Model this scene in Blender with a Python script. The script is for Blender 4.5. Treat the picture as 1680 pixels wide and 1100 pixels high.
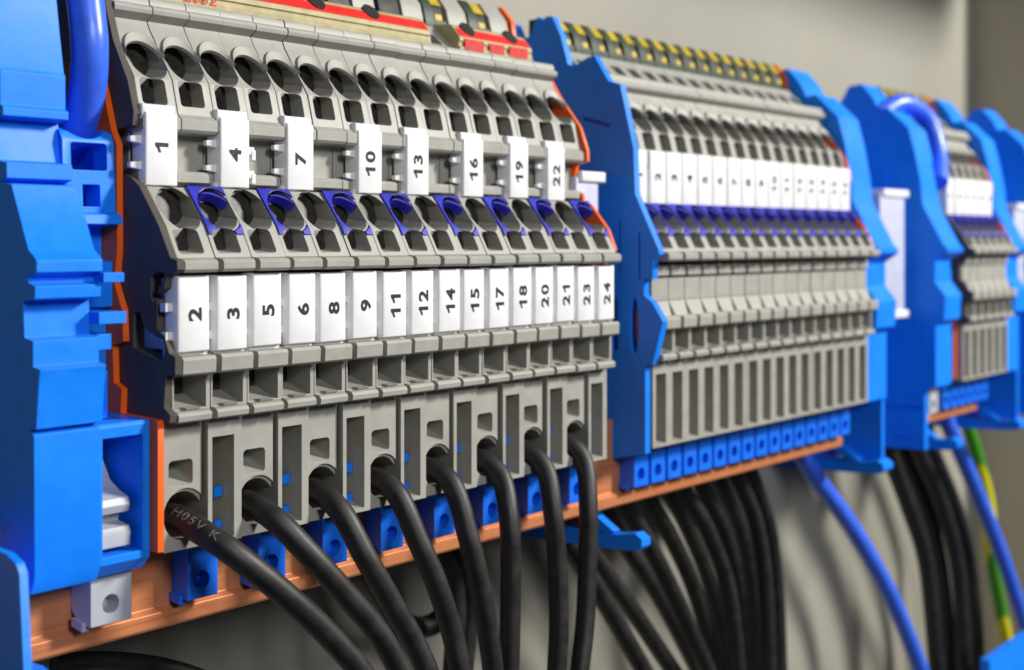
import bpy, bmesh, math, random
from mathutils import Vector, Matrix
random.seed(7)
MM = 0.001
scene = bpy.context.scene
for o in list(bpy.data.objects): bpy.data.objects.remove(o)
C = scene.collection

# ---------------------------------------------------------------- camera
F = 2200.0; TH = math.atan2(1810.0, F); CT, ST = math.cos(TH), math.sin(TH)
cam = bpy.data.cameras.new('camera'); camo = bpy.data.objects.new('camera', cam); C.objects.link(camo)
cam.sensor_width = 36; cam.lens = 36 * F / 1680; cam.clip_start = 0.005; cam.clip_end = 20
cam.shift_y = -157.0 / 1680
fw = Vector((CT, ST, 0)); rt = Vector((ST, -CT, 0)); up = Vector((0, 0, 1))
camo.matrix_world = Matrix((rt, up, -fw)).transposed().to_4x4()
cam.dof.use_dof = True; cam.dof.focus_distance = 0.196; cam.dof.aperture_fstop = 25
scene.camera = camo
# ---------------------------------------------------------------- light
w = bpy.data.worlds.new('World'); scene.world = w; w.use_nodes = True
w.node_tree.nodes['Background'].inputs[0].default_value = (1.0, 0.98, 0.96, 1)
w.node_tree.nodes['Background'].inputs[1].default_value = 0.045
def area(name, loc, target, size, power, col):
    l = bpy.data.lights.new(name, 'AREA'); l.shape = 'SQUARE'; l.size = size; l.energy = power; l.color = col
    o = bpy.data.objects.new(name, l); C.objects.link(o); o.location = Vector(loc) * MM
    o.rotation_euler = (Vector(target) - Vector(loc)).to_track_quat('-Z', 'Y').to_euler(); return o
area('key_lamp', (770, -540, 480), (210, 150, 0), 0.15, 16, (1, 0.97, 0.91))
area('front_lamp', (-30, -700, 340), (200, 150, -10), 0.18, 3.9, (0.97, 0.98, 1))
scene.view_settings.view_transform = 'Standard'; scene.view_settings.look = 'None'
scene.view_settings.exposure = 0; scene.view_settings.gamma = 1
scene.render.engine = 'CYCLES'
scene.render.resolution_x = 1024; scene.render.resolution_y = 670

# ---------------------------------------------------------------- measuring helpers (millimetres)
def at_y(px, py, Y):            # point of the plane at depth Y
    u = px - 840; X = Y * (F * CT + u * ST) / (F * ST - u * CT); d = X * CT + Y * ST
    return Vector((X, Y, -(py - 393) * d / F))
def at_x(px, py, X):            # (Y, Z) on a side face at X
    u = px - 840; Y = X * (F * ST - u * CT) / (F * CT + u * ST); d = X * CT + Y * ST
    return (Y, -(py - 393) * d / F)

# ---------------------------------------------------------------- materials
def mat(name, col, rough=0.45, var=0.06, vscale=350, bump=0.05, bscale=2500, bevel=0.14, metal=0, spec=0.5, extra=None):
    m = bpy.data.materials.new(name); m.use_nodes = True; nt = m.node_tree; N = nt.nodes; L = nt.links
    p = N['Principled BSDF']; p.inputs['Roughness'].default_value = rough; p.inputs['Metallic'].default_value = metal
    p.inputs['Specular IOR Level'].default_value = spec
    tc = N.new('ShaderNodeTexCoord'); oi = N.new('ShaderNodeObjectInfo')
    add = N.new('ShaderNodeVectorMath'); add.operation = 'ADD'
    L.new(tc.outputs['Object'], add.inputs[0]); L.new(oi.outputs['Location'], add.inputs[1])
    n = N.new('ShaderNodeTexNoise'); n.inputs['Scale'].default_value = vscale; n.inputs['Detail'].default_value = 5
    L.new(add.outputs[0], n.inputs['Vector'])
    mr = N.new('ShaderNodeMapRange'); mr.inputs['From Min'].default_value = .3; mr.inputs['From Max'].default_value = .7
    mr.inputs['To Min'].default_value = 1 - var * 1.6; mr.inputs['To Max'].default_value = 1 + var
    L.new(n.outputs['Fac'], mr.inputs['Value'])
    mx = N.new('ShaderNodeVectorMath'); mx.operation = 'SCALE'; mx.inputs[0].default_value = col
    L.new(mr.outputs[0], mx.inputs['Scale']); L.new(mx.outputs[0], p.inputs['Base Color'])
    rr = N.new('ShaderNodeMapRange'); rr.inputs['To Min'].default_value = rough - .09; rr.inputs['To Max'].default_value = rough + .12
    L.new(n.outputs['Fac'], rr.inputs['Value']); L.new(rr.outputs[0], p.inputs['Roughness'])
    n2 = N.new('ShaderNodeTexNoise'); n2.inputs['Scale'].default_value = bscale; n2.inputs['Detail'].default_value = 3
    L.new(add.outputs[0], n2.inputs['Vector'])
    b = N.new('ShaderNodeBump'); b.inputs['Strength'].default_value = bump; b.inputs['Distance'].default_value = 0.0002
    L.new(n2.outputs['Fac'], b.inputs['Height'])
    if bevel:
        bv = N.new('ShaderNodeBevel'); bv.samples = 4; bv.inputs['Radius'].default_value = bevel * MM
        L.new(bv.outputs[0], b.inputs['Normal'])
    L.new(b.outputs[0], p.inputs['Normal'])
    if extra: extra(nt, p, tc, mx)
    return m
GREY = mat('grey_polyamide', (0.32, 0.314, 0.284), 0.5, 0.05)
DARK = mat('dark_grey_polyamide', (0.085, 0.074, 0.066), 0.6, 0.12, 200, spec=0.15)
BLUE = mat('blue_polyamide', (0.006, 0.215, 0.93), 0.42, 0.05, bevel=0.2, spec=0.3)
CLIPB = mat('slide_blue', (0.008, 0.15, 0.80), 0.35, 0.05)
COLLAR = mat('violet_blue_collar', (0.012, 0.014, 0.42), 0.45, 0.12)
ORANGE = mat('orange_plastic', (0.85, 0.115, 0.004), 0.4, 0.05)
WHITE = mat('white_tag_plastic', (0.75, 0.75, 0.77), 0.45, 0.03, bevel=0.25)
LILAC = mat('pale_label_plastic', (0.46, 0.48, 0.62), 0.45, 0.04, bevel=0.25)
PALE = mat('pale_grey_plastic', (0.42, 0.44, 0.48), 0.45, 0.04, bevel=0.25)
INK = mat('black_ink', (0.006, 0.006, 0.006), 0.6, 0, bevel=0)
REDINK = mat('red_ink', (0.55, 0.012, 0.01), 0.6, 0.3, 900, bevel=0)
BLACKC = mat('black_cable', (0.013, 0.012, 0.012), 0.5, 0.35, 400, 0.15, 700, bevel=0)
BLUEC = mat('blue_cable', (0.045, 0.15, 0.86), 0.33, 0.08, 300, 0.1, 900, bevel=0)
CREAM = mat('cream_strip', (0.42, 0.36, 0.19), 0.6, 0.12, 500, 0.3, 900)
RED = mat('red_strip', (0.75, 0.015, 0.01), 0.5, 0.1)
GREEN = mat('green_plastic', (0.008, 0.026, 0.008), 0.5, 0.2)
YELLOW = mat('yellow_plastic', (0.45, 0.33, 0.01), 0.5, 0.15)
BRASS = mat('brass', (0.5, 0.3, 0.08), 0.3, 0.2, metal=1)
LETTER = mat('cable_lettering', (0.16, 0.16, 0.15), 0.7, 0.5, 4000, bevel=0)
WALL = mat('painted_sheet_steel', (0.285, 0.273, 0.228), 0.55, 0.07, 9, 0.05, 900, bevel=0)
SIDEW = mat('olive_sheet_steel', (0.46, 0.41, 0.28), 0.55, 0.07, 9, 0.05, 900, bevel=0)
def copper_extra(nt, p, tc, mx):
    N, L = nt.nodes, nt.links
    mp = N.new('ShaderNodeMapping'); mp.inputs['Scale'].default_value = (35, 900, 1500)
    L.new(tc.outputs['Object'], mp.inputs[0])
    n = N.new('ShaderNodeTexNoise'); n.inputs['Scale'].default_value = 1; n.inputs['Detail'].default_value = 8
    L.new(mp.outputs[0], n.inputs['Vector'])
    cr = N.new('ShaderNodeValToRGB'); e = cr.color_ramp.elements
    e[0].position = .28; e[0].color = (0.56, 0.18, 0.07, 1); e[1].position = .5; e[1].color = (0.70, 0.26, 0.11, 1)
    L.new(n.outputs['Fac'], cr.inputs[0]); L.new(cr.outputs[0], p.inputs['Base Color'])
COPPER = mat('brushed_copper', (0.8, 0.27, 0.1), 0.42, 0, 300, 0.1, 900, bevel=0.2, metal=0.45, extra=copper_extra)
def gy_extra(nt, p, tc, mx):     # green cable with a yellow stripe winding along it
    N, L = nt.nodes, nt.links
    wv = N.new('ShaderNodeTexWave'); wv.wave_type = 'BANDS'; wv.bands_direction = 'DIAGONAL'; wv.inputs['Scale'].default_value = 17
    wv.inputs['Distortion'].default_value = 1.5
    L.new(tc.outputs['Object'], wv.inputs[0])
    cr = N.new('ShaderNodeValToRGB'); cr.color_ramp.interpolation = 'CONSTANT'; e = cr.color_ramp.elements
    e[0].color = (0.05, 0.25, 0.01, 1); e[1].position = .3; e[1].color = (0.60, 0.56, 0.005, 1)
    L.new(wv.outputs['Color'], cr.inputs[0]); L.new(cr.outputs[0], p.inputs['Base Color'])
GYC = mat('green_yellow_cable', (0.5, 0.5, 0), 0.4, 0, bevel=0, extra=gy_extra)

# ---------------------------------------------------------------- mesh helpers (mm)
def new_bm(): return bmesh.new()
def loft(bm, ringa, ringb):
    a = [bm.verts.new(p) for p in ringa]; b = [bm.verts.new(p) for p in ringb]; n = len(a)
    bm.faces.new(a); bm.faces.new(b[::-1])
    for i in range(n): bm.faces.new((a[i], b[i], b[(i + 1) % n], a[(i + 1) % n]))
    return bm
def prism(poly, x0, x1, bm=None):              # (y, z) outline pulled along x
    bm = bm or new_bm(); return loft(bm, [(x0, y, z) for y, z in poly], [(x1, y, z) for y, z in poly])
def box(x0, x1, y0, y1, z0, z1, bm=None): return prism([(y0, z0), (y1, z0), (y1, z1), (y0, z1)], x0, x1, bm)
def cyl(p, ax, r0, L, r1=None, seg=44, bm=None, back=1.5, flat=1.0):
    bm = bm or new_bm(); ax = Vector(ax).normalized(); p = Vector(p) - ax * back
    u = Vector((1, 0, 0)) if abs(ax.x) < .5 else ax.orthogonal().normalized(); v = ax.cross(u); r1 = r1 or r0
    f = lambda c, r: [c + (u * math.cos(2 * math.pi * k / seg) + v * math.sin(2 * math.pi * k / seg) * flat) * r for k in range(seg)]
    return loft(bm, f(p, r0), f(p + ax * (L + back), r1))
def rrect(p, ax, wd, ht, rad, L, bm=None, back=1.5):   # rounded rectangle cutter, width along x
    bm = bm or new_bm(); ax = Vector(ax).normalized(); ex = Vector((1, 0, 0)); et = ex.cross(ax) * -1; p = Vector(p) - ax * back
    pts = []
    for cx, cz, a0 in ((1, 1, 0), (-1, 1, 90), (-1, -1, 180), (1, -1, 270)):
        for k in range(6):
            a = math.radians(a0 + k * 18); pts.append((cx * (wd / 2 - rad) + math.cos(a) * rad, cz * (ht / 2 - rad) + math.sin(a) * rad))
    f = lambda c: [c + ex * a + et * b for a, b in pts]
    return loft(bm, f(p), f(p + ax * (L + back)))
def tmp(bm):
    bmesh.ops.recalc_face_normals(bm, faces=bm.faces[:]); me = bpy.data.meshes.new('t'); bm.to_mesh(me); bm.free()
    o = bpy.data.objects.new('t', me); C.objects.link(o); return o
def carve(bm, cutters):
    base = tmp(bm); cs = [tmp(c) for c in cutters]
    for c in cs:
        md = base.modifiers.new('b', 'BOOLEAN'); md.operation = 'DIFFERENCE'; md.solver = 'EXACT'; md.object = c
    dg = bpy.context.evaluated_depsgraph_get(); dg.update()
    me = bpy.data.meshes.new_from_object(base.evaluated_get(dg))
    r = bmesh.new(); r.from_mesh(me); bpy.data.meshes.remove(me)
    for o in [base] + cs:
        m0 = o.data; bpy.data.objects.remove(o); bpy.data.meshes.remove(m0)
    return r
def join(*bms):
    r = bms[0]
    for b in bms[1:]:
        me = bpy.data.meshes.new('j'); b.to_mesh(me); b.free(); r.from_mesh(me); bpy.data.meshes.remove(me)
    return r
def finish(bm, base, recalc=True, angle=32):
    if recalc: bmesh.ops.recalc_face_normals(bm, faces=bm.faces[:])
    for v in bm.verts: v.co = (v.co - Vector(base)) * MM
    for f in bm.faces: f.smooth = True
    for e in bm.edges:
        e.smooth = len(e.link_faces) == 2 and e.calc_face_angle(0) < math.radians(angle)
def obj(name, bm, m, parent=None, base=(0, 0, 0), loc=None, recalc=True):
    finish(bm, base, recalc); me = bpy.data.meshes.new(name); bm.to_mesh(me); bm.free(); me.materials.append(m)
    o = bpy.data.objects.new(name, me); C.objects.link(o)
    if parent: o.parent = parent
    else: o.location = Vector(base if loc is None else loc) * MM
    return o
def tag(o, label, cat, group=None, kind=None):
    if label: o['label'] = label
    if cat: o['category'] = cat
    if group: o['group'] = group
    if kind: o['kind'] = kind
    return o
def thing(name, label, cat, loc, group=None):
    o = bpy.data.objects.new(name, None); C.objects.link(o); o.location = Vector(loc) * MM; o.empty_display_size = 0.003
    return tag(o, label, cat, group)
def inst(name, src, parent):                   # a copy of a part sharing its mesh
    o = bpy.data.objects.new(name, src); C.objects.link(o); o.parent = parent; return o
def mesh_of(name, bm, m, base=(0, 0, 0)):
    finish(bm, base); me = bpy.data.meshes.new(name); bm.to_mesh(me); bm.free(); me.materials.append(m); return me
def text_mesh(s, size, bold=0.012, sx=1.0, space=1.0):          # flat glyphs in xy, mm, centred
    cu = bpy.data.curves.new('txt', 'FONT'); cu.body = s; cu.size = 1; cu.offset = bold; cu.space_character = space; cu.resolution_u = 6
    o = bpy.data.objects.new('txt', cu); C.objects.link(o); dg = bpy.context.evaluated_depsgraph_get(); dg.update()
    me = bpy.data.meshes.new_from_object(o.evaluated_get(dg)); bm = bmesh.new(); bm.from_mesh(me)
    bpy.data.objects.remove(o); bpy.data.meshes.remove(me)
    xs = [v.co.x for v in bm.verts]; ys = [v.co.y for v in bm.verts]; cx = (min(xs) + max(xs)) / 2; cy = (min(ys) + max(ys)) / 2; h = max(ys) - min(ys)
    for v in bm.verts: v.co = Vector(((v.co.x - cx) / h * size * sx, (v.co.y - cy) / h * size, 0))
    return bm
def number_mesh(s, size, x, y, z):             # reads upwards on a face that looks towards -y
    bm = None; adv = size * 1.02
    for k, ch in enumerate(s):
        if ch == '1':
            g = new_bm(); q = [(-.02, 0), (.22, 0), (.22, 1), (.02, 1), (-.1, .86), (-.34, .74), (-.34, .55), (-.02, .68)]
            g.faces.new([g.verts.new((a * size * 1.1, (b - .5) * size, 0)) for a, b in q])
        else: g = text_mesh(ch, size, 0.034, 1.28)
        for v in g.verts: v.co.x += (k - (len(s) - 1) / 2) * adv
        bm = g if bm is None else join(bm, g)
    for v in bm.verts: v.co = Vector((x - v.co.y, y, z + v.co.x))
    for f in bm.faces:
        f.normal_update()
        if f.normal.y > 0: f.normal_flip()
    return bm
def tube(pts, r, seg=20, rough=0.0):
    P = [Vector(p) for p in pts]; Q = []
    E = [P[0] * 2 - P[1]] + P + [P[-1] * 2 - P[-2]]
    for i in range(1, len(E) - 2):
        for k in range(10):
            t = k / 10; a, b, c, d = E[i - 1:i + 3]
            Q.append(0.5 * ((2 * b) + (c - a) * t + (2 * a - 5 * b + 4 * c - d) * t * t + (3 * b - 3 * c + d - a) * t ** 3))
    Q.append(P[-1]); bm = new_bm(); rings = []; n = None
    for i, q in enumerate(Q):
        t = (Q[min(i + 1, len(Q) - 1)] - Q[max(i - 1, 0)]).normalized()
        n = t.orthogonal().normalized() if n is None else (n - t * n.dot(t)).normalized()
        b = t.cross(n)
        rings.append([bm.verts.new(q + (n * math.cos(2 * math.pi * k / seg) + b * math.sin(2 * math.pi * k / seg)) * r) for k in range(seg)])
    for i in range(len(rings) - 1):
        for k in range(seg): bm.faces.new((rings[i][k], rings[i][(k + 1) % seg], rings[i + 1][(k + 1) % seg], rings[i + 1][k]))
    bm.faces.new(rings[0][::-1]); bm.faces.new(rings[-1]); return bm, Q

# ---------------------------------------------------------------- the setting
tag(obj('back_wall', box(-400, 556, 205, 208, -420, 420), WALL), 'pale olive grey painted steel back wall of the cabinet', 'wall', kind='structure')
tag(obj('side_wall', box(552, 556, 168, 204.9, -420, 420), SIDEW), 'shaded olive side wall of the cabinet at the far right', 'wall', kind='structure')

tag(obj('cabinet_top', box(-400, 551.9, 105, 204.9, 134, 138), WALL), 'painted steel top edge of the cabinet, above the picture', 'panel', kind='structure')

# ---------------------------------------------------------------- terminal blocks
PITCH = 6.22; X1 = 107.0
BASE = (0, 160, -41.3)
TOPF = [(190, 36), (176, 39.2), (168.6, 39.2), (167.9, 38.3), (163.4, 34.3), (160.9, 34.3), (159.6, 34.0), (159.3, 33.6), (159.2, 32.9), (158.6, 32.6), (158.4, 32.2), (158.5, 31.6), (158.9, 31.3), (159.8, 30.7), (159.3, 29.6),
        (154.0, 22.0), (152.7, 17.2), (151.9, 16.5), (151.9, 15.1), (152.3, 14.7), (155.2, 14.5), (155.2, 9.5), (153.3, 9.4), (152.9, 9.0), (152.9, 7.9), (153.5, 7.5),
        (154.2, 7.4), (154.2, 7.1), (151.2, 7.1), (146.9, 1.8), (144.6, -2.4), (145.2, -4.2), (147.2, -5.0), (147.2, -14.4), (145.3, -15.2), (145.3, -17.8), (145.6, -18.2), (145.6, -23.4)]
def housing(kind, deep=True, extra=()):
    yb = {'wire': 147.4, 'slot': 146.7}[kind]
    H = [((153.0 if deep else 149.5) if p[0] == 147.2 else p[0], p[1]) for p in TOPF] + [(yb, -24.2), (yb, -41.3), (190, -41.3)]
    b = prism(H, 0.07, PITCH - 0.07)
    a0 = (0, 0.99, 0.12); a1 = (0, 0.826, -0.565); a2 = (0, 0.777, -0.63)
    cuts = [cyl((3.42, 155.9, 24.8), a0, 3.02, 14, back=6, flat=.89), cyl((3.3, 156.5, 25.6), a1, 3.15, 0.45),
            rrect((2.85, 153.55, 20.15), a0, 4.1, 3.4, 0.5, 12, back=6), cyl((3.45, 148.85, 4.15), a0, 3.05, 14, back=6, flat=.88),
            cyl((3.3, 149.05, 4.45), a2, 3.05, 0.5), rrect((2.75, 145.9, -0.25), a0, 4.1, 2.95, 0.5, 12, back=6),
            rrect((3.0, 165.8, 36.2), (0, 0.75, -0.66), 3.6, 3.2, 0.3, 6),
            prism([(140, -18.0), (158, -18.0), (158, -18.6), (146.2, -22.3), (140, -22.6)], 0.33, 5.5)]
    if kind == 'wire':
        cuts += [rrect((2.75, 147, -31.2), (0, .93, .36), 3.9, 3.2, 0.6, 8), cyl((3.25, 147, -36.75), (0, 1, -0.05), 3.22, 14),
                 cyl((3.45, 147, -36.5), (0, 1, -0.05), 3.45, 0.7, flat=.97)]
    else:
        cuts += [prism([(140, -41.0), (146.9, -40.7), (160, -37.0), (160, -26.8), (140, -26.8)], 1.15, 4.85)] + ([box(-1, .42, 140, 160, -42, -24.3)] if deep else [])
    b = carve(b, cuts + list(extra))
    x1 = PITCH - (0.75 if deep else 1.15)
    t1 = prism([(146.4, -2.2), (143.3, -2.6), (142.9, -3.0), (142.9, -3.9), (143.3, -4.3), (146.6, -4.4)], 0.12, x1)
    t2 = prism([(146.4, -15.3), (143.6, -15.3), (143.3, -15.7), (143.4, -17.5), (143.8, -17.8), (146.4, -17.8)], 0.12, x1)
    t3 = prism([(147.6, -22.4), (145.2, -22.45), (144.5, -22.7), (144.2, -23.1), (144.3, -23.8), (144.7, -24.05), (147.9, -24.05)], 0.12, x1)
    t4 = prism([(146, -22.4), (144.9, -22.45), (144.6, -22.1), (146, -22.1)], 1.6, 3.9)
    t5 = prism([(147.2, -4.9), (145.9, -5.0), (146.2, -6.4), (147.3, -7.0)], 0.1, 5.6)
    t6 = prism([(147.3, -12.6), (145.5, -13.8), (145.3, -15.3), (147.3, -15.3)], 0.1, 5.6)
    # raised rim above the upper wire hole
    t7 = new_bm(); tv = Vector((0, .565, .826)); nv = Vector((0, -.826, .565)); c0 = Vector((3.25, 155.95, 24.8)); ux = Vector((1, 0, 0)); rg = []
    for k in range(19):
        a = math.radians(12 + k * 8.7); g = math.sin((a - math.radians(12)) / math.radians(156.6) * math.pi)
        pi = c0 + ux * 3.0 * math.cos(a) * .99 + tv * 3.2 * math.sin(a); po = c0 + ux * 3.05 * math.cos(a) + tv * (3.2 * math.sin(a) + 1.35 * max(g, 0) ** .6)
        rg.append([t7.verts.new(pi + nv * .06), t7.verts.new(po + nv * .42), t7.verts.new(po + nv * .1 + tv * .22), t7.verts.new(po - nv * .5), t7.verts.new(pi - nv * .5)])
    for p_, q_ in zip(rg, rg[1:]):
        for k in range(5): t7.faces.new((p_[k], p_[(k + 1) % 5], q_[(k + 1) % 5], q_[k]))
    t7.faces.new(rg[0]); t7.faces.new(rg[-1])
    for t in (t1, t2, t3, t4, t5, t6, t7): bmesh.ops.recalc_face_normals(t, faces=t.faces[:])
    if not deep:
        for t in (t5, t6): t.clear()
        r1 = box(.12, 5.2, 146.2, 150, -7.2, -5.1); r2 = box(.12, 5.95, 147.0, 150, -12.2, -7.7)
        r3 = loft(new_bm(), [(.12, 147, -12.3), (6.05, 147, -12.3), (6.05, 150, -12.3), (.12, 150, -12.3)], [(.12, 145.2, -15.35), (4.6, 145.2, -15.35), (4.6, 150, -15.35), (.12, 150, -15.35)])
        for t in (r1, r2, r3): bmesh.ops.recalc_face_normals(t, faces=t.faces[:])
        b = join(b, r1, r2, r3)
    b = join(b, t1, t2, t3, t4, t5, t6, t7)
    finish(b, BASE, recalc=False); me = bpy.data.meshes.new('housing'); b.to_mesh(me); b.free(); me.materials.append(GREY); return me
h1 = [(248, 455), (257, 447), (270, 447), (270, 468), (260, 470), (259, 490), (252, 497), (248, 490)]
h2 = [(220, 515), (230, 511), (236, 535), (245, 545), (258, 553), (268, 558), (272, 570), (270, 587), (262, 592), (219, 571)]
HW0 = housing('wire', True, [prism([at_x(a, c_, 105.9) for a, c_ in h], -1, 4.5) for h in (h1, h2)])
HW, HS, HM = housing('wire'), housing('slot'), housing('slot', False)
CAVITY_DARK = mat('cavity_dark', (0.035, 0.032, 0.028), 0.45, 0.3, 900, metal=0.3)  # dark plates added inside the openings so the cavities look shaded
DARK_PLATE = mesh_of('cavity_dark_plate', join(prism([(158.6, 21.9), (159.0, 21.9), (161.0, 28.4), (160.6, 28.4)], .5, 6.1), prism([(155.9, 18.3), (156.3, 18.3), (157.1, 22.4), (156.7, 22.4)], .85, 4.85),
    prism([(151.0, 1.3), (151.4, 1.3), (153.4, 7.2), (153.0, 7.2)], .5, 6.1), prism([(148.1, -2), (148.5, -2), (149.4, 1.6), (149.0, 1.6)], .75, 4.75), box(.4, 5.4, 150.6, 151.0, -22, -18.1)), CAVITY_DARK, BASE)
LATCH = mesh_of('inner_latch', join(box(3.5, 4.78, 149.2, 150.2, -35.6, -34.2), box(3.7, 4.78, 149.3, 150.2, -40.0, -38.9)), BLUE, BASE)
def collar():
    n1 = Vector((-0.777, 0.63)); outer = [Vector(p) + n1 * 0.18 for p in ((151.1, 7.25), (146.75, 1.75))]
    n2 = Vector((-.88, .48)); outer.append(Vector((146.15, 0.65)) + n2 * .18)
    inner = [Vector((146.15, .65)) - n2 * .3, Vector((146.9, 1.7)) - n1 * .4, Vector((151.3, 6.95)) - n1 * .4]
    b = prism([tuple(p) for p in outer + inner], 0.12, PITCH - 0.12)
    b = carve(b, [cyl((3.66, 148.85, 4.14), (0, .99, .12), 3.2, 9, back=6, flat=.865), rrect((2.75, 145.9, -0.25), (0, .99, .12), 4.15, 2.97, 0.5, 12, back=6)])
    # sleeve that lines the upper right of the wire hole
    s = new_bm(); c = Vector((3.35, 148.85, 4.2)); ax = Vector((0, .777, -.63)); u = Vector((1, 0, 0)); v = Vector((0, .63, .777)); rg = []
    for k in range(15):
        a = math.radians(22 + k * 6.5); d = u * math.cos(a) + v * math.sin(a); o_ = c - ax * 0.1
        rg.append([s.verts.new(o_ + d * 2.95), s.verts.new(o_ + d * (2.9 - .42 * math.sin(math.pi * k / 14))), s.verts.new(o_ + ax * 1.6 + d * 2.6), s.verts.new(o_ + ax * 1.6 + d * 2.95)])
    for i in range(14):
        for k in range(4): s.faces.new((rg[i][k], rg[i][(k + 1) % 4], rg[i + 1][(k + 1) % 4], rg[i + 1][k]))
    s.faces.new(rg[0]); s.faces.new(rg[-1][::-1]); bmesh.ops.recalc_face_normals(s, faces=s.faces[:])
    return mesh_of('blue_collar', join(b, s), COLLAR, BASE)
COL = collar()
def chamfer_box(x0, x1, y0, y1, z0, z1, c=0.35):   # front edges eased
    b = new_bm(); r = lambda i, y: [(x0 + i, y, z0 + i), (x1 - i, y, z0 + i), (x1 - i, y, z1 - i), (x0 + i, y, z1 - i)]
    R = [r(0, y1), r(0, y0 + c), r(c * .35, y0 + c * .3), r(c, y0)]; V = [[b.verts.new(p) for p in q] for q in R]
    for a, d in zip(V, V[1:]):
        for k in range(4): b.faces.new((a[k], a[(k + 1) % 4], d[(k + 1) % 4], d[k]))
    b.faces.new(V[0]); b.faces.new(V[-1]); return b
def low_tag(full=False):
    b = chamfer_box(0.1, 5.4, 144.25, 147, -14.9, -4.7, .5)
    b = join(b, chamfer_box(0.15, 5.5, 145.3, 147.6, -15.5, -14.4, .2), chamfer_box(0.9, 4.7, 146.2, 152.8, -14.6, -5.0, .2))
    for z in (-8.3, -12.1):
        b = join(b, prism([(145.4, z), (146.6, z), (146.6, z - 1.15), (145.4, z - 1.15)], -0.95, 0.5))
    return mesh_of('number_tag', b, WHITE, BASE)
def up_tag(prong_right=False):
    b = chamfer_box(0.2, 5.5, 151.6, 154.6, 7.25, 17.2)
    b = join(b, chamfer_box(-0.1, 5.35, 152.0, 153.8, 16.9, 18.3, .3), chamfer_box(-0.2, 5.2, 152.3, 154, 6.9, 8.0, .3))
    b = join(b, prism([(151.9, 17.0), (153.6, 17.0), (153.6, 16.2), (152.4, 16.2)], -0.1, .5))
    for z in (14.1, 10.6):
        b = join(b, loft(new_bm(), [(-1.3, 152.9, z - .2), (-1.3, 153.6, z - .2), (-1.3, 153.6, z - .9), (-1.3, 152.9, z - .9)], [(.4, 152.4, z), (.4, 153.9, z), (.4, 153.9, z - 1.25), (.4, 152.4, z - 1.25)]))
    if prong_right:
        for z in (13.3, 9.9):
            b = join(b, prism([(152.4, z), (153.6, z), (153.6, z - 1.1), (152.4, z - 1.1)], 5.3, 6.9), prism([(152.3, z - .45), (153.5, z - .45), (153.5, z - 2.0), (152.3, z - 1.9)], 6.45, 7.1))
    return mesh_of('number_tag', b, WHITE, BASE)
def short_tag():
    return mesh_of('number_tag', join(chamfer_box(0.22, PITCH - .22, 151.4, 154.6, 7.2, 18.0)), WHITE, BASE)
LOWT, UPT, UPT4, SHT = low_tag(), up_tag(), up_tag(True), short_tag()
def number(s, size, parent, x, y, z):
    o = obj('number', number_mesh(s, size, x, y, z), INK, parent, BASE, recalc=False); return o
# where the loose upper tags sit along their module (mm from the module's edge)
shift = [0, 0, 0, 1.95, .45, 1.9, 2.0, .45]
for i in range(16):
    k = i // 2; odd = i % 2; x = X1 + PITCH * i; low = 3 * k + 2 + odd; upn = 3 * k + 1
    if odd: lab = 'grey terminal block with blue collar, a long open slot below and white tag numbered %d' % low
    else: lab = 'grey terminal block with tag numbered %d above tag %d and a black cable plugged in' % (upn, low)
    t = thing('terminal_block', lab, 'terminal block', (x, BASE[1], BASE[2]), 'grey numbered terminal blocks of the nearest bank')
    inst('housing', HS if odd else (HW if i else HW0), t)
    t.location.y += random.uniform(-.09, .09) * MM; t.location.z += random.uniform(-.06, .06) * MM
    if odd: inst('blue_collar', COL, t); inst('inner_latch', LATCH, t)
    inst('cavity_dark_plate', DARK_PLATE, t)
    g = inst('number_tag', LOWT, t); g['label'] = 'white tag printed %d' % low
    dz = random.uniform(-.12, .12); g.location.z = dz * MM; g.rotation_euler = (0, random.uniform(-.006, .006), random.uniform(-.004, .004))
    number(str(low), 2.15, g, 2.85, 144.25 - .03, -9.9)
    if not odd:
        g = inst('number_tag', UPT4 if upn == 4 else UPT, t); g['label'] = 'white tag printed %d' % upn; g.location.x = shift[k] * MM
        g.location.z = random.uniform(-.1, .1) * MM
        number(str(upn), 2.15, g, 2.8, 151.6 - .03, 12.0 if upn > 1 else 12.6)

# end cover, orange partitions
cv = [(190, 36), (161, 35), (159, 33.3), (158.6, 31.4), (157.0, 27), (153.7, 21.3), (152.3, 17), (152.6, 15.2), (156.5, 14.8), (156.5, 9), (153.4, 8.6), (151.0, 7.0), (146.8, 1.8), (144.3, -2.4),
      (142.9, -2.7), (142.8, -3.9), (143.4, -4.3), (145.2, -4.8), (145.6, -6.4), (147.2, -7.3), (147.2, -11.7), (145.6, -12.6), (144.6, -14.8), (143.3, -15.2), (143.3, -17.5), (145.3, -17.8), (145.7, -21.9), (144.3, -22.8), (144.5, -23.8), (147.4, -24), (190, -24)]
b = carve(prism(cv, 105.85, 106.95), [prism([at_x(a, c_, 105.9) for a, c_ in h], 105, 108) for h in (h1, h2)])
tag(obj('end_cover', b, DARK, base=(106.4, 160, -24)), 'dark charcoal end cover plate on the left side of the nearest terminal bank', 'end cover')
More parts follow.
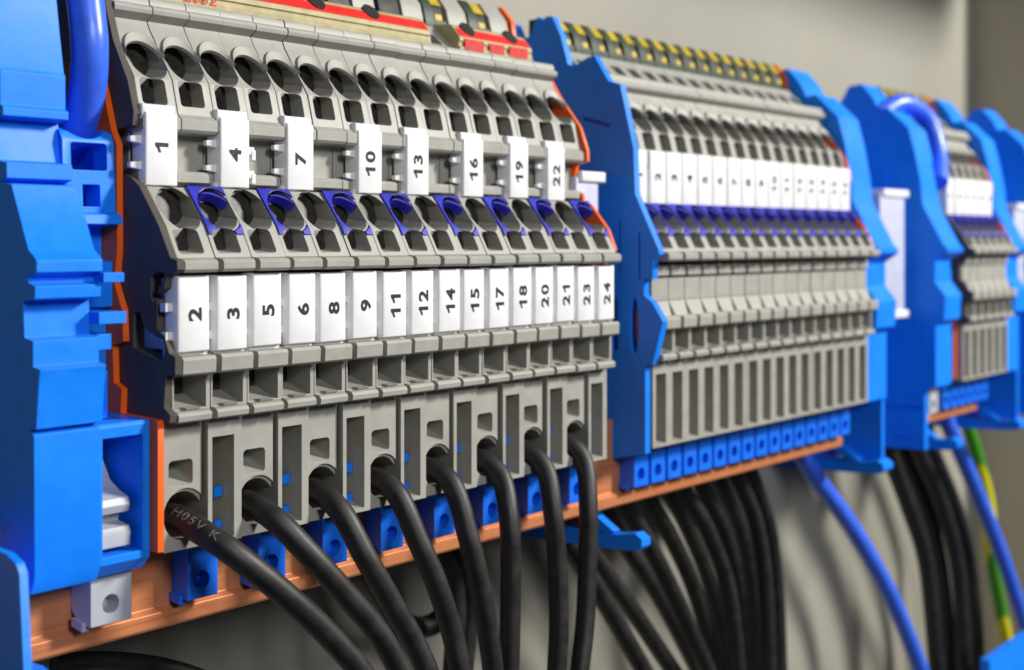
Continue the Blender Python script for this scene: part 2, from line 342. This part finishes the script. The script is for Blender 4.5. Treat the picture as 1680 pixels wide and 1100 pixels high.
# first block needs a body behind the cover openings: its own housing is there already
oc = [(180, 25), (161, 24.5), (158.3, 21.7), (155.9, 14.6), (154.7, 12.6), (154.6, 2), (154.6, -1.5), (155.2, -6), (153.4, -9.5), (153.2, -13.6), (155.6, -14.2), (155.4, -19.2), (153.6, -20), (153.8, -23.2), (145.8, -23.5), (145.6, -24), (145.6, -40.6), (180, -40.6)]
tag(obj('partition_plate', prism(oc, 104.85, 105.8), ORANGE, base=(105.3, 160, -40.6)), 'orange partition plate between the big blue block and the dark end cover', 'partition plate', 'orange partition plates')
o1 = [(190, 34), (160.0, 31.5), (157.4, 27.5), (152.6, 21.5), (150.9, 17), (150.8, 14.9), (153.3, 14.3), (153.9, 12), (153.9, 9.5), (152.0, 8.7), (151.8, 7.4), (150.1, 6.6), (146.0, 1.8), (144.4, -2), (145.9, -5), (146.4, -14), (145, -17), (145.0, -22), (146.3, -24.5), (147.2, -41), (190, -41)]
XE = X1 + 16 * PITCH
tag(obj('partition_plate', prism([(y + (.55 if z > -4 else 1.6), z) for y, z in o1], XE + .05, XE + .8), ORANGE, base=(XE, 160, -41)), 'orange partition plate at the right end of the nearest bank, beside tag 24', 'partition plate', 'orange partition plates')

# ---------------------------------------------------------------- big blue block at the left
bl = thing('neutral_block', 'big blue stepped block at the left edge, with a pale connector in its lower window', 'blue block', (96, 160, -43))
BB = (96, 160, -43)
Lp = [(190, 50), (167, 50), (158.4, 36), (157.0, 31.3), (155.3, 21.6), (154.9, 21.0), (154.9, 16.8), (154.2, 16.4), (154.2, 15.4), (156.6, 15.0), (155.7, 9.9), (153.4, 9.5), (153.3, 7.6), (155, 7.1), (152.3, 6.8), (148.4, -1.3),
      (147.3, -2.0), (146.6, -2.6), (146.6, -4.0), (148.6, -4.6), (148.4, -5.3), (146.9, -5.7), (147.0, -7.2), (149.6, -7.6), (149.3, -12), (147.4, -12.3), (147.4, -15.4), (145.8, -15.7), (146.0, -16.4), (146.7, -22.9), (148.2, -23.2), (147.2, -23.7), (147.0, -41.0), (148, -43), (190, -43)]
obj('stepped_body', prism(Lp, 88.2, 97.3), BLUE, bl, BB)
Rp = [(190, 14.6), (157.0, 14.6), (155.9, 14.1), (155.2, 13), (154.7, 3.6), (153.4, 3.2), (153.2, 2.0), (158, 1.7), (158, -2.6), (155.5, -3), (155.5, -9), (157, -9.4), (157, -23.2), (147.5, -23.4), (147.2, -23.8), (147.2, -41.2), (149, -43), (190, -43)]
b = carve(prism(Rp, 97.0, 104.75), [cyl((100.9, 152, 17.9), (0, 1, -.1), 4.3, 25, back=4), box(97.5, 104.2, 158.2, 175, 3, 20), rrect((100.9, 155, 10.9), (0, 1, -.1), 5.4, 3.6, .45, 8, back=3),
                                    box(99.8, 102.4, 150, 162, 4.3, 7.2), box(97.7, 103.7, 140, 175, -40.2, -25.2)])
obj('connector_body', b, BLUE, bl, BB)
ribs = join(prism([(146.2, -4.2), (156, -4.2), (156, -5.4), (146.2, -5.4)], 97.2, 100.2), prism([(147.2, -9.2), (157, -9.2), (157, -10.7), (147.2, -10.7)], 97.2, 101.2),
            prism([(150.2, -12.2), (157, -12.2), (157, -14.2), (150.2, -14.2)], 97.2, 101.0), prism([(151, -17), (157, -17), (157, -23.2), (151, -23.2)], 97.2, 101.0))
obj('side_rib', ribs, BLUE, bl, BB)
wc = [(158, -28.5), (155.5, -29.5), (153.8, -32), (151.5, -33.2), (149.8, -33.7), (149.4, -34.6), (149.8, -35.6), (151.8, -35.9), (152, -37.0), (149.6, -37.4), (149.3, -38.2), (149.5, -39.9), (158, -40.0)]
obj('connector_insert', prism([(y - 1.0, z + .4) for y, z in wc], 97.75, 102.6), PALE, bl, BB)
cb, _ = tube([at_y(128, -90, 160), at_y(136, -30, 157.5), at_y(142, 20, 156.2), at_y(147, 80, 155.6), at_y(143, 150, 157.2), at_y(126, 215, 161), at_y(104, 270, 167)], 2.45, 28)
tag(obj('blue_cable', cb, BLUEC, base=(101, 156, 20)), 'thick blue cable bending down into the big blue block, upper left corner', 'cable')

obj('inner_plate', box(98.2, 103.6, 160, 161, -36, -27.5), ORANGE, bl, BB)
# ---------------------------------------------------------------- copper bars and slides
def bar(x0, x1, lab):
    p = [(155.0, -36), (155.0, -50.6), (154.7, -50.9), (154.1, -51.2), (154.1, -53.1), (154.5, -53.5), (158, -53.5), (158, -36)]
    tag(obj('copper_bar', prism(p, x0, x1), COPPER, base=((x0 + x1) / 2, 156, -45)), lab, 'copper bar', 'copper busbars')
bar(70, 321.5, 'long brushed copper bar running under the two nearest terminal banks')
bar(369, 416, 'short copper bar under the far terminal bank at the right')
def slide(wd, yf, r, zt=-41.6):
    b = prism([(yf, zt), (yf, -49.7), (yf + 3.4, -49.7), (yf + 3.4, -48.9), (154.9, -48.0), (154.9, zt)], 0, wd)
    hook = prism([(yf + 1.2, -50.4), (yf + 1.2, -49.2), (yf + 3.6, -48.9), (yf + 3.6, -50.0)], -.5, .6)
    b = carve(b, [cyl((wd / 2 - .1, yf, -47.2), (0, 1, 0), 1.25, 2.6, seg=32)])
    return join(b, hook)
SB = (0, 153, -50)
SLB = mesh_of('slide_body', slide(5.1, 151.4, 1.2), CLIPB, SB); SLG = mesh_of('slide_body', slide(6.1, 150.4, 1.2), PALE, SB)
SCR = mesh_of('clamp_screw', carve(cyl((2.45, 153.2, -47.2), (0, 1, 0), 1.15, .5, back=0, seg=28), [box(1, 4, 152, 153.4, -47.35, -47.05)]), BRASS, SB)
SCRD = mesh_of('clamp_screw', carve(cyl((2.45, 153.2, -47.2), (0, 1, 0), 1.15, .5, back=0, seg=28), [box(1, 4, 152, 153.4, -47.35, -47.05)]), CLIPB, SB)
def add_slide(x, mesh, lab, grp, screw=SCRD, dx=0):
    t = thing('bar_slide', lab, 'slide clamp', (x, 153, -50), grp); inst('slide_body', mesh, t); s = inst('clamp_screw', screw, t); s.location.x = dx * MM
add_slide(98.1, SLG, 'light grey slide clamp with a round hole under the big blue block', 'slide clamps on the copper bar', BRASS and SCR, .75)
for k in range(8):
    add_slide(X1 + PITCH * (2 * k + 1) + .7, SLB, 'blue slide clamp on the copper bar under tag %d, beside a black cable' % (3 * k + 3), 'blue slide clamps under the nearest bank')

# ---------------------------------------------------------------- second and third banks
X2 = 221.9
def bank(x0, n, nums, bankname, grp, first_gap=True):
    for i in range(n):
        t = thing('terminal_block', 'narrow grey terminal block with white tag %s in the %s' % (nums[i], bankname), 'terminal block', (x0 + PITCH * i, BASE[1], BASE[2]), grp)
        inst('housing', HM, t); inst('cavity_dark_plate', DARK_PLATE, t); t.location.y += random.uniform(-.08, .08) * MM; inst('blue_collar', COL, t)
        g = inst('number_tag', SHT, t)
        if i == 0: g.scale.x = .86
        number(str(i + 1), 2.1, g, 3.0, 151.37, 12.8)
names = [str(i + 1) for i in range(16)]
PITCH_KEEP = PITCH; PITCH = 6.17
bank(X2, 16, names, 'blurred middle bank', 'grey terminal blocks of the middle bank')
for i in range(16):
    add_slide(X2 + PITCH * i + .6, SLB, 'blue slide clamp on the copper bar under tag %d of the middle bank' % (i + 1), 'blue slide clamps under the middle bank')
X3 = 385.0
bank(X3, 6, names, 'far bank at the right', 'grey terminal blocks of the far bank')
add_slide(369.5, SLG, 'pale slide clamp at the left end of the short far copper bar', 'slide clamps on the copper bar')
for i in range(6):
    add_slide(X3 + PITCH * i - 3, SLB, 'blue slide clamp on the short far copper bar, %s from the left' % ['first', 'second', 'third', 'fourth', 'fifth', 'sixth'][i], 'blue slide clamps under the far bank')
E2 = X2 + 16 * PITCH; E3 = X3 + 6 * PITCH
tag(obj('partition_plate', prism([(y + (.8 if z > -3 else 3), z) for y, z in o1], E2 + .05, E2 + .8), ORANGE, base=(E2, 160, -41)), 'orange partition plate at the right end of the middle bank, beside tag 16', 'partition plate', 'orange partition plates')
tag(obj('partition_plate', prism([(y + (.8 if z > -3 else 3), z) for y, z in o1], E3 + .05, E3 + .8), ORANGE, base=(E3, 160, -41)), 'orange partition plate at the right end of the far bank', 'partition plate', 'orange partition plates')
tag(obj('partition_plate', prism([(y + 2.6, z) for y, z in oc], 382.6, 383.5), ORANGE, base=(383, 160, -41)), 'orange partition plate on the left side of the far bank', 'partition plate', 'orange partition plates')
tag(obj('end_cover', prism(cv, 383.6, 384.9), DARK, base=(384, 160, -24)), 'dark end cover plate on the left side of the far terminal bank', 'end cover')

# blue separator plate before the middle bank
sp = [(190, 44), (183.5, 44), (182, 45.8), (180, 45.6), (178.5, 42.3), (176, 42.6), (174.6, 46.2), (173.6, 46.4), (172.6, 45.6), (171.6, 46.4), (170.2, 46.2), (168, 42), (166.1, 35.9), (164.3, 35.5), (161.2, 36.9), (159.5, 37.2), (155.9, 31.7), (153.1, 30.9),
      (149.9, 18), (149.5, 9), (143.9, -2.3), (143.9, -3), (145.3, -4.2), (145.4, -7.8), (147.4, -8.0), (147.4, -11), (145.4, -12.5), (143.0, -16), (145.4, -24.5), (147.1, -25), (147.1, -42.2), (157, -44.4), (190, -45)]
def ell(px, py, rx, ry, X): return [at_x(px + rx * math.cos(a), py + ry * math.sin(a), X) for a in [k * math.pi / 8 for k in range(16)]]
cuts = [prism([at_x(a, c_, 220) for a, c_ in ((957, 192), (1000, 203), (1000, 210), (957, 198))], 219, 220.7), prism(ell(1041, 535, 7, 46, 220), 219, 223),
        prism([at_x(a, c_, 220) for a, c_ in ((1003, 490), (1012, 490), (1014, 575), (1005, 575))], 219, 223),
        prism([at_x(a, c_, 220) for a, c_ in ((1015, 360), (1018, 360), (1018, 450), (1015, 450))], 219, 220.5),
        prism([at_x(a, c_, 220) for a, c_ in ((1047, 380), (1050, 385), (1050, 460), (1047, 460))], 219, 220.5)]
tag(obj('separator_plate', carve(prism(sp, 220, 221.8), cuts), BLUE, base=(221, 160, -44)), 'tall blue separator plate with two peaks between the nearest and middle banks', 'separator plate')
RB = [(190, 40), (176, 40.5), (173.5, 44.8), (169.8, 45.3), (167.3, 42.5), (165.8, 40.6), (164.3, 37.6), (161.6, 37.8), (156.2, 32.6), (155.2, 31.5), (153.4, 24.7), (151.7, 16), (151.2, 10), (149.6, 6.9), (145.1, -1.5), (144.0, -2.6), (144.0, -3.6), (147.6, -6), (147.6, -12), (144.5, -16), (144.9, -22.6), (147.3, -24), (147.3, -41.5), (190, -43)]
def rblock(x0, x1, lab, deep=False):
    t = thing('neutral_block', lab, 'blue block', (x0, 160, -43), 'blue blocks at the ends of the banks')
    p = RB[:-1] + ([(150.5, -43), (150.5, -59.5), (190, -60.5)] if deep else [(190, -43)])
    c_ = [box(x0 - 1, x0 + .5, 152, 165, -48.3, -47.6), box(x0 - 1, x0 + .4, 154, 160, -56.9, -56.3)] if deep else []
    obj('stepped_body', carve(prism(p, x0, x0 + 2.2), c_) if c_ else prism(p, x0, x0 + 2.2), BLUE, t, (x0, 160, -43))
    obj('connector_body', prism(RB, x0 + 2.25, x1), BLUE, t, (x0, 160, -43))
    if deep and x0 < 400: obj('inner_body', prism([(y + 1.6, z) for y, z in RB[:-1]] + [(190, -42.5)], x1 + .05, x1 + 5.2), BLUE, t, (x0, 160, -43))
    return t
rblock(E2 + .9, 333.2, 'blurred blue stepped block at the right end of the middle bank')
rblock(366.3, 377.2, 'blurred blue block with a tall dark blue face at the left of the far bank', True)
rblock(E3 + .9, 434, 'blurred blue block at the right end of the far bank')
rblock(463, 475, 'faint blue block cut off by the right edge of the picture', True)

# busbar supports
def support(x, lab, wd=3, plate=True):
    t = thing('bar_support', lab, 'bar support', (x, 160, -60), 'blue brackets holding the copper bars'); B = (x, 160, -60)
    obj('foot', prism([(145.6, -58.2), (147.2, -57.2), (151, -58.0), (170, -58.6), (178, -58), (178, -61.6), (170, -61.6), (149, -60.8), (146.4, -60.4), (145.6, -59.6)], x, x + wd), BLUE, t, B)
    obj('locking_lever', prism([(152.3, -57.6), (157.8, -54.4), (159.4, -55.2), (159, -56.4), (154.3, -58.3)], x + .2, x + wd * .8), BLUE, t, B)
    if plate: obj('support_plate', prism([(148, -41.8), (148, -57.6), (178, -58.4), (178, -43)], x + wd - 1.6, x + wd), BLUE, t, B)
support(216.5, 'small blue bracket with an open V lever under the long copper bar', 3, False)
support(327.5, 'blue bracket with a rounded foot at the right end of the long copper bar', 6)
support(378, 'blue bracket with a rounded foot hanging below the short far copper bar', 4, False)
support(430, 'blue bracket foot at the right end of the short far copper bar', 6)
t = thing('bar_support', 'blue upright bracket with a bright front edge in the lower left corner', 'bar support', (85, 150, -60), 'blue brackets holding the copper bars'); B = (85, 150, -60)
obj('support_plate', prism([(141.6, -38.5), (142.4, -37.4), (144.5, -36.6), (180, -35), (180, -70), (139, -70)], 83.0, 84.1), BLUE, t, B)
obj('foot', prism([(139.5, -52.4), (145.2, -51.0), (153.8, -51.4), (153.8, -60), (139, -60)], 84.05, 88.2), BLUE, t, B)

# label carriers standing in the gaps
def carrier(x0, x1, z0, z1, lab, Y=154):
    t = thing('label_carrier', lab, 'label carrier', (x0, Y, z0), 'white label carriers in the gaps'); B = (x0, Y, z0)
    obj('label_face', chamfer_box(x0, x1 - 1.6, Y, Y + 4, z0 + 1.2, z1 - 1.2), LILAC, t, B)
    for a, b_ in ((z1 - 2.2, z1), (z0, z0 + 2.2)): obj('end_flange', chamfer_box(x0 + 1, x1, Y - .8, Y + 5, a, b_, .6), WHITE, t, B)
a_ = at_y(950, 281, 154), at_y(990, 500, 154)
carrier(a_[0].x - 1, a_[1].x, -22, 13.2, 'pale lilac label carrier just behind tag 22, between the nearest and middle banks')
a_ = at_y(1444, 311, 154), at_y(1488, 514, 154)
carrier(a_[0].x, a_[1].x, -22, 13.8, 'tall pale lilac label carrier in the gap left of the far bank')
a_ = at_y(1664, 323, 154)
carrier(a_.x, a_.x + 16, -22, 12, 'pale label carrier at the right edge, right of the far bank')

# ---------------------------------------------------------------- upper tier: marking strips, earth terminals
def strip(x0, x1, printed, lab):
    t = thing('marking_strip', lab, 'marking strip', (x0, 163, 34), 'cream marking strips'); B = (x0, 163, 34)
    p = [(163.4, 33.5), (162.4, 34), (162.3, 35.1), (162.7, 35.3), (162.7, 36.0), (162.4, 36.2), (162.6, 37.0), (164.3, 39.0), (164.9, 39.4), (169, 39.7), (169, 34)]
    obj('strip_body', prism(p, x0, x1), CREAM, t, B)
    xs = [xx for xx in [X1 + PITCH_KEEP * (2 * k + .5) + 1.5 for k in range(-1, 9)] if x0 + 2 < xx < x1 - 2]
    cuts = [cyl((xx, 163.9, 38.9), (0, .76, -.64), 1.75, 3, back=1, seg=28) for xx in xs]
    r = carve(prism([(162.55, 37.1), (163.95, 38.75), (164.5, 38.5), (163.2, 36.9)], x0 + .3, x1 - .3), cuts)
    for xx in xs: obj('black_recess_fill', cyl((xx, 163.86, 38.9), (0, .76, -.64), 1.72, .6, back=0, seg=28), INK, t, B)  # black disc stands in for the dark inside of the hole
    obj('red_band', r, RED, t, B)
    if printed:
        b = text_mesh('2032', 1.5, .01, 1.5)
        for v in b.verts: v.co = Vector((124.5 + v.co.x * 1.0 + v.co.y * .3, 162.25, 35.7 + v.co.y))
        b2 = text_mesh('7 10', 1.5, .02, 1.6)
        for v in b2.verts: v.co = Vector((116.2 + v.co.x + v.co.y * .3, 162.25, 35.7 + v.co.y))
        b = join(b, b2)
        for v in b.verts: v.co.y = 162.25
        obj('red_print', b, REDINK, t, B, recalc=False)
    else:
        bx = join(box(x0 + 1.2, x0 + 6.5, 162.2, 163, 34.7, 36.7), box(x0 + 8.2, x0 + 12.4, 162.2, 163, 34.9, 36.6), box(x0 + 14, x0 + 19.5, 162.2, 163, 34.8, 36.7))
        obj('red_print', bx, REDINK, t, B)
    obj('end_clip', prism([(162.8, 34.2), (163.4, 37.2), (169, 40), (169, 34)], x1, x1 + .8), GREY, t, B)
strip(96, 174.6, True, 'long cream marking strip with red band and red figures, above tags 1 to 16')
strip(182.5, 203.5, False, 'short cream marking strip smeared with red print above tags 19 and 22')
PE = [(178, 39.3), (178, 46.5), (173.4, 46.5), (171.0, 43.5), (170.2, 40.6), (170.2, 39.3)]
def peshape(x0, x1, z0, z1, grow=0):
    z = lambda v: max(z0, min(z1, v))
    b = prism([(y - grow, v) for y, v in PE], x0, x1); bmesh.ops.bisect_plane(b, geom=b.verts[:] + b.edges[:] + b.faces[:], plane_co=(0, 0, z0), plane_no=(0, 0, -1), clear_outer=True)
    bmesh.ops.bisect_plane(b, geom=b.verts[:] + b.edges[:] + b.faces[:], plane_co=(0, 0, z1), plane_no=(0, 0, 1), clear_outer=True)
    bmesh.ops.holes_fill(b, edges=b.edges[:]); return b
EB = (0, 174, 39.3)
PG = mesh_of('green_body', join(peshape(0.1, 2.7, 39.3, 46.5), peshape(2.75, 5.9, 39.3, 41)), GREEN, EB)
PY = mesh_of('yellow_side', join(peshape(2.8, 5.5, 44.0, 46.2, .05), peshape(2.9, 4.8, 41, 42.2, .05)), YELLOW, EB)
PK = mesh_of('black_recess_fill', peshape(2.8, 5.3, 42.25, 43.9, -.3), INK, EB)  # black piece set back between the yellow parts
PGY = mesh_of('riser_body', peshape(0.1, 5.4, 39.3, 46.8, .2), GREY, EB); PBK = mesh_of('gap_fill_body', peshape(0.6, 5.6, 39.3, 46.0, 0), INK, EB)
for k in range(8):
    a = X1 + PITCH_KEEP * (2 * k)
    t = thing('earth_riser', 'grey riser block above the %s, behind the cream strip' % ('tag %d' % (3 * k + 1)), 'riser block', (a + PITCH_KEEP, 174, 39.3), 'grey risers behind the marking strip')
    inst('riser_body', PGY, t)
    if k < 6:
        t = thing('black_gap_fill', 'black filler in the dark gap left of the grey riser above tag %d' % (3 * k + 1), 'gap filler', (a, 174, 39.3), 'black gap fillers behind the marking strip'); inst('gap_fill_body', PBK, t)  # added black block stands in for the dark cable opening between risers
    else:
        t = thing('earth_terminal', 'green and yellow earth terminal above tag %d' % (3 * k + 1), 'earth terminal', (a, 174, 39.3), 'green and yellow earth terminals')
        inst('green_body', PG, t); inst('yellow_side', PY, t); inst('black_recess_fill', PK, t)
def earth_row(x0, n, nm):
    for i in range(n):
        t = thing('earth_terminal', 'green and yellow earth terminal behind tag %d of the %s' % (i + 1, nm), 'earth terminal', (x0 + PITCH * i, 174, 39.3), 'green and yellow earth terminals')
        inst('green_body', PG, t); inst('yellow_side', PY, t); inst('black_recess_fill', PK, t)
earth_row(X2, 16, 'middle bank'); earth_row(X3, 6, 'far bank')
for x_, nm in ((XE, 'nearest'), (E2, 'middle'), (E3, 'far')):
    tag(obj('earth_row_plate', prism([(178, 39.3), (178, 46.6), (173, 46.6), (170.3, 43.6), (169.6, 40), (169.6, 39.3)], x_ + .1, x_ + 1.2), ORANGE, base=(x_, 174, 39.3)), 'orange plate closing the right end of the %s earth terminal row' % nm, 'partition plate', 'small orange plates')

# ---------------------------------------------------------------- cables
main = [
 [(300, 845, 160), (303, 848, 151), (345, 882, 143.5), (400, 921, 140), (470, 978, 138), (535, 1038, 137), (590, 1100, 136), (640, 1170, 135)],
 [(418, 822, 160), (420, 824, 151), (450, 852, 144), (508, 910, 140.5), (564, 972, 139), (620, 1038, 138), (655, 1098, 137), (690, 1170, 136)],
 [(525, 800, 160), (527, 802, 151), (556, 836, 144.5), (600, 915, 141), (640, 985, 140), (680, 1055, 139), (704, 1110, 138), (722, 1170, 138)],
 [(620, 778, 160), (622, 780, 151), (650, 810, 145), (685, 885, 142), (715, 955, 140.5), (741, 1035, 140), (757, 1110, 139), (768, 1170, 139)],
 [(712, 762, 160), (714, 764, 151), (741, 795, 145), (768, 880, 142), (786, 955, 141), (800, 1035, 141), (810, 1110, 141), (815, 1170, 141)],
 [(795, 745, 160), (797, 747, 151), (820, 780, 145.5), (835, 850, 142.5), (838, 930, 142), (837, 1020, 142), (835, 1110, 142), (834, 1170, 142)],
 [(869, 733, 160), (871, 735, 151), (893, 768, 145.5), (907, 840, 143), (914, 920, 142.5), (917, 1020, 142), (913, 1110, 142), (910, 1170, 142)],
 [(937, 722, 160), (939, 724, 151), (957, 756, 146), (965, 830, 143.5), (964, 920, 143), (960, 1020, 142.5), (950, 1110, 142), (944, 1170, 142)]]
paths = []
for k, pl in enumerate(main):
    ctr = X1 + PITCH_KEEP * 2 * k + 3.2
    pts = [at_y(*p) for p in pl]
    pts[0] = Vector((ctr, 160, -37.1)); pts[1] = Vector((ctr, 150.5, -37.1))
    b, Q = tube(pts, 1.74, 28); paths.append(Q)
    o = obj('black_cable', b, BLACKC, base=tuple(pts[1])); tag(o, 'black round cable plugged in below tag %d, bending down out of the picture' % (3 * k + 2), 'cable', 'black cables of the nearest bank')
    if k == 0: first = o; fbase = pts[1].copy()
# printed lettering along the first cable, wrapped on its surface
Q = paths[0]; cum = [0]
for a, b_ in zip(Q, Q[1:]): cum.append(cum[-1] + (b_ - a).length)
def on_path(s):
    for i in range(len(Q) - 1):
        if cum[i + 1] >= s: t = (s - cum[i]) / (cum[i + 1] - cum[i]); return Q[i].lerp(Q[i + 1], t), (Q[min(i + 2, len(Q) - 1)] - Q[max(i - 1, 0)]).normalized()
    return Q[-1], (Q[-1] - Q[-2]).normalized()
tb = text_mesh('H05V K', 1.25, 0.0, 1.1, 1.2)
bmesh.ops.triangulate(tb, faces=tb.faces[:]); bmesh.ops.subdivide_edges(tb, edges=tb.edges[:], cuts=1)
for v in tb.verts:
    p, tn = on_path(14.9 + v.co.x); nv = (-p).normalized(); nv = (nv + Vector((0, 0, .55))); nv = (nv - tn * nv.dot(tn)).normalized(); bv = nv.cross(tn)
    a = v.co.y / 1.74; v.co = p + (nv * math.cos(a) + bv * math.sin(a)) * 1.77
lt = obj('printed_lettering', tb, LETTER, first, tuple(fbase), recalc=False); lt['label'] = 'faint grey lettering H05V K'

def bgc(pxs, Y, r, m, lab, grp=None, yend=None):
    n = len(pxs); pts = [at_y(a, c_, Y + ((yend or Y) - Y) * i / (n - 1)) for i, (a, c_) in enumerate(pxs)]
    b, _ = tube(pts, r, 18); tag(obj(m.name, b, m, base=tuple(pts[0])), lab, 'cable', grp)
mid = [[(905, 858), (940, 905), (990, 985), (1062, 1110)], [(930, 850), (968, 905), (1030, 990), (1110, 1110)], [(990, 830), (1030, 900), (1085, 985), (1150, 1110)],
       [(1020, 820), (1065, 895), (1110, 985), (1165, 1110)], [(1060, 812), (1100, 880), (1140, 970), (1182, 1110)], [(1095, 805), (1125, 860), (1165, 960), (1200, 1110)],
       [(1120, 800), (1160, 870), (1195, 970), (1212, 1110)], [(1150, 795), (1192, 880), (1215, 980), (1228, 1110)], [(1180, 788), (1215, 870), (1235, 975), (1245, 1110)],
       [(1210, 782), (1240, 860), (1256, 965), (1262, 1110)], [(1232, 776), (1260, 860), (1274, 965), (1280, 1110)]]
ordn = ['first', 'second', 'third', 'fourth', 'fifth', 'sixth', 'seventh', 'eighth', 'ninth', 'tenth', 'eleventh']
for i, p in enumerate(mid):
    bgc([(p[0][0] - 25, p[0][1] - 70)] + p, 166 + (i % 3) * 5, 2.0, BLACKC, 'black cable hanging below the middle bank, %s from the left of its bundle' % ordn[i], 'black cables under the middle bank')
far = [[(1455, 735), (1490, 830), (1520, 930), (1538, 1110)], [(1480, 735), (1518, 830), (1545, 940), (1560, 1110)], [(1505, 735), (1545, 830), (1572, 940), (1584, 1110)], [(1528, 735), (1570, 840), (1594, 950), (1606, 1110)]]
for i, p in enumerate(far):
    bgc([(p[0][0] - 15, p[0][1] - 60)] + p, 172 + (i % 2) * 6, 2.6, BLACKC, 'blurred black cable below the tall blue face, %s from the left' % ordn[i], 'black cables under the far bank')
bgc([(1290, 700), (1332, 775), (1395, 862), (1455, 965), (1500, 1070), (1520, 1130)], 166, 2.5, BLUEC, 'blurred blue cable arching down to the right in front of the grey wall')
bgc([(1540, 660), (1572, 735), (1612, 830), (1650, 930), (1685, 1040), (1700, 1110)], 164, 2.5, BLUEC, 'blurred blue cable at the lower right, crossing the green and yellow cable')
bgc([(1580, 680), (1600, 740), (1622, 830), (1624, 900), (1640, 990), (1662, 1110)], 176, 2.4, GYC, 'green and yellow striped earth cable at the lower right')
bgc([(690, 860), (735, 930), (748, 1000), (742, 1110)], 176, 2.0, BLACKC, 'black cable in shadow behind the copper bar, between the fourth and fifth front cables')
bgc([(755, 850), (768, 930), (770, 1000), (760, 1110)], 180, 2.0, BLACKC, 'black cable in shadow behind the fifth front cable')
bgc([(610, 940), (650, 1010), (690, 1030), (730, 1005), (735, 930), (720, 860)], 184, 2.2, BLACKC, 'black cable looping in shadow behind the third and fourth front cables')
bgc([(90, 1090), (170, 1085), (260, 1094), (340, 1118), (430, 1160)], 176, 1.5, BLACKC, 'black cable lying in shadow below the left end of the copper bar')
bgc([(1440, 190), (1480, 170), (1520, 195), (1538, 250), (1540, 300)], 165, 2.8, BLUEC, 'blurred blue cable arching over the top of the far blue block', yend=152)
# blue bit at the lower right corner
tag(obj('cable_duct', box(at_y(1624, 1085, 150).x, at_y(1720, 1085, 150).x, 150, 153, -150, at_y(1618, 1089, 150).z), BLUE), 'blue duct edge showing in the lower right corner', 'cable duct')
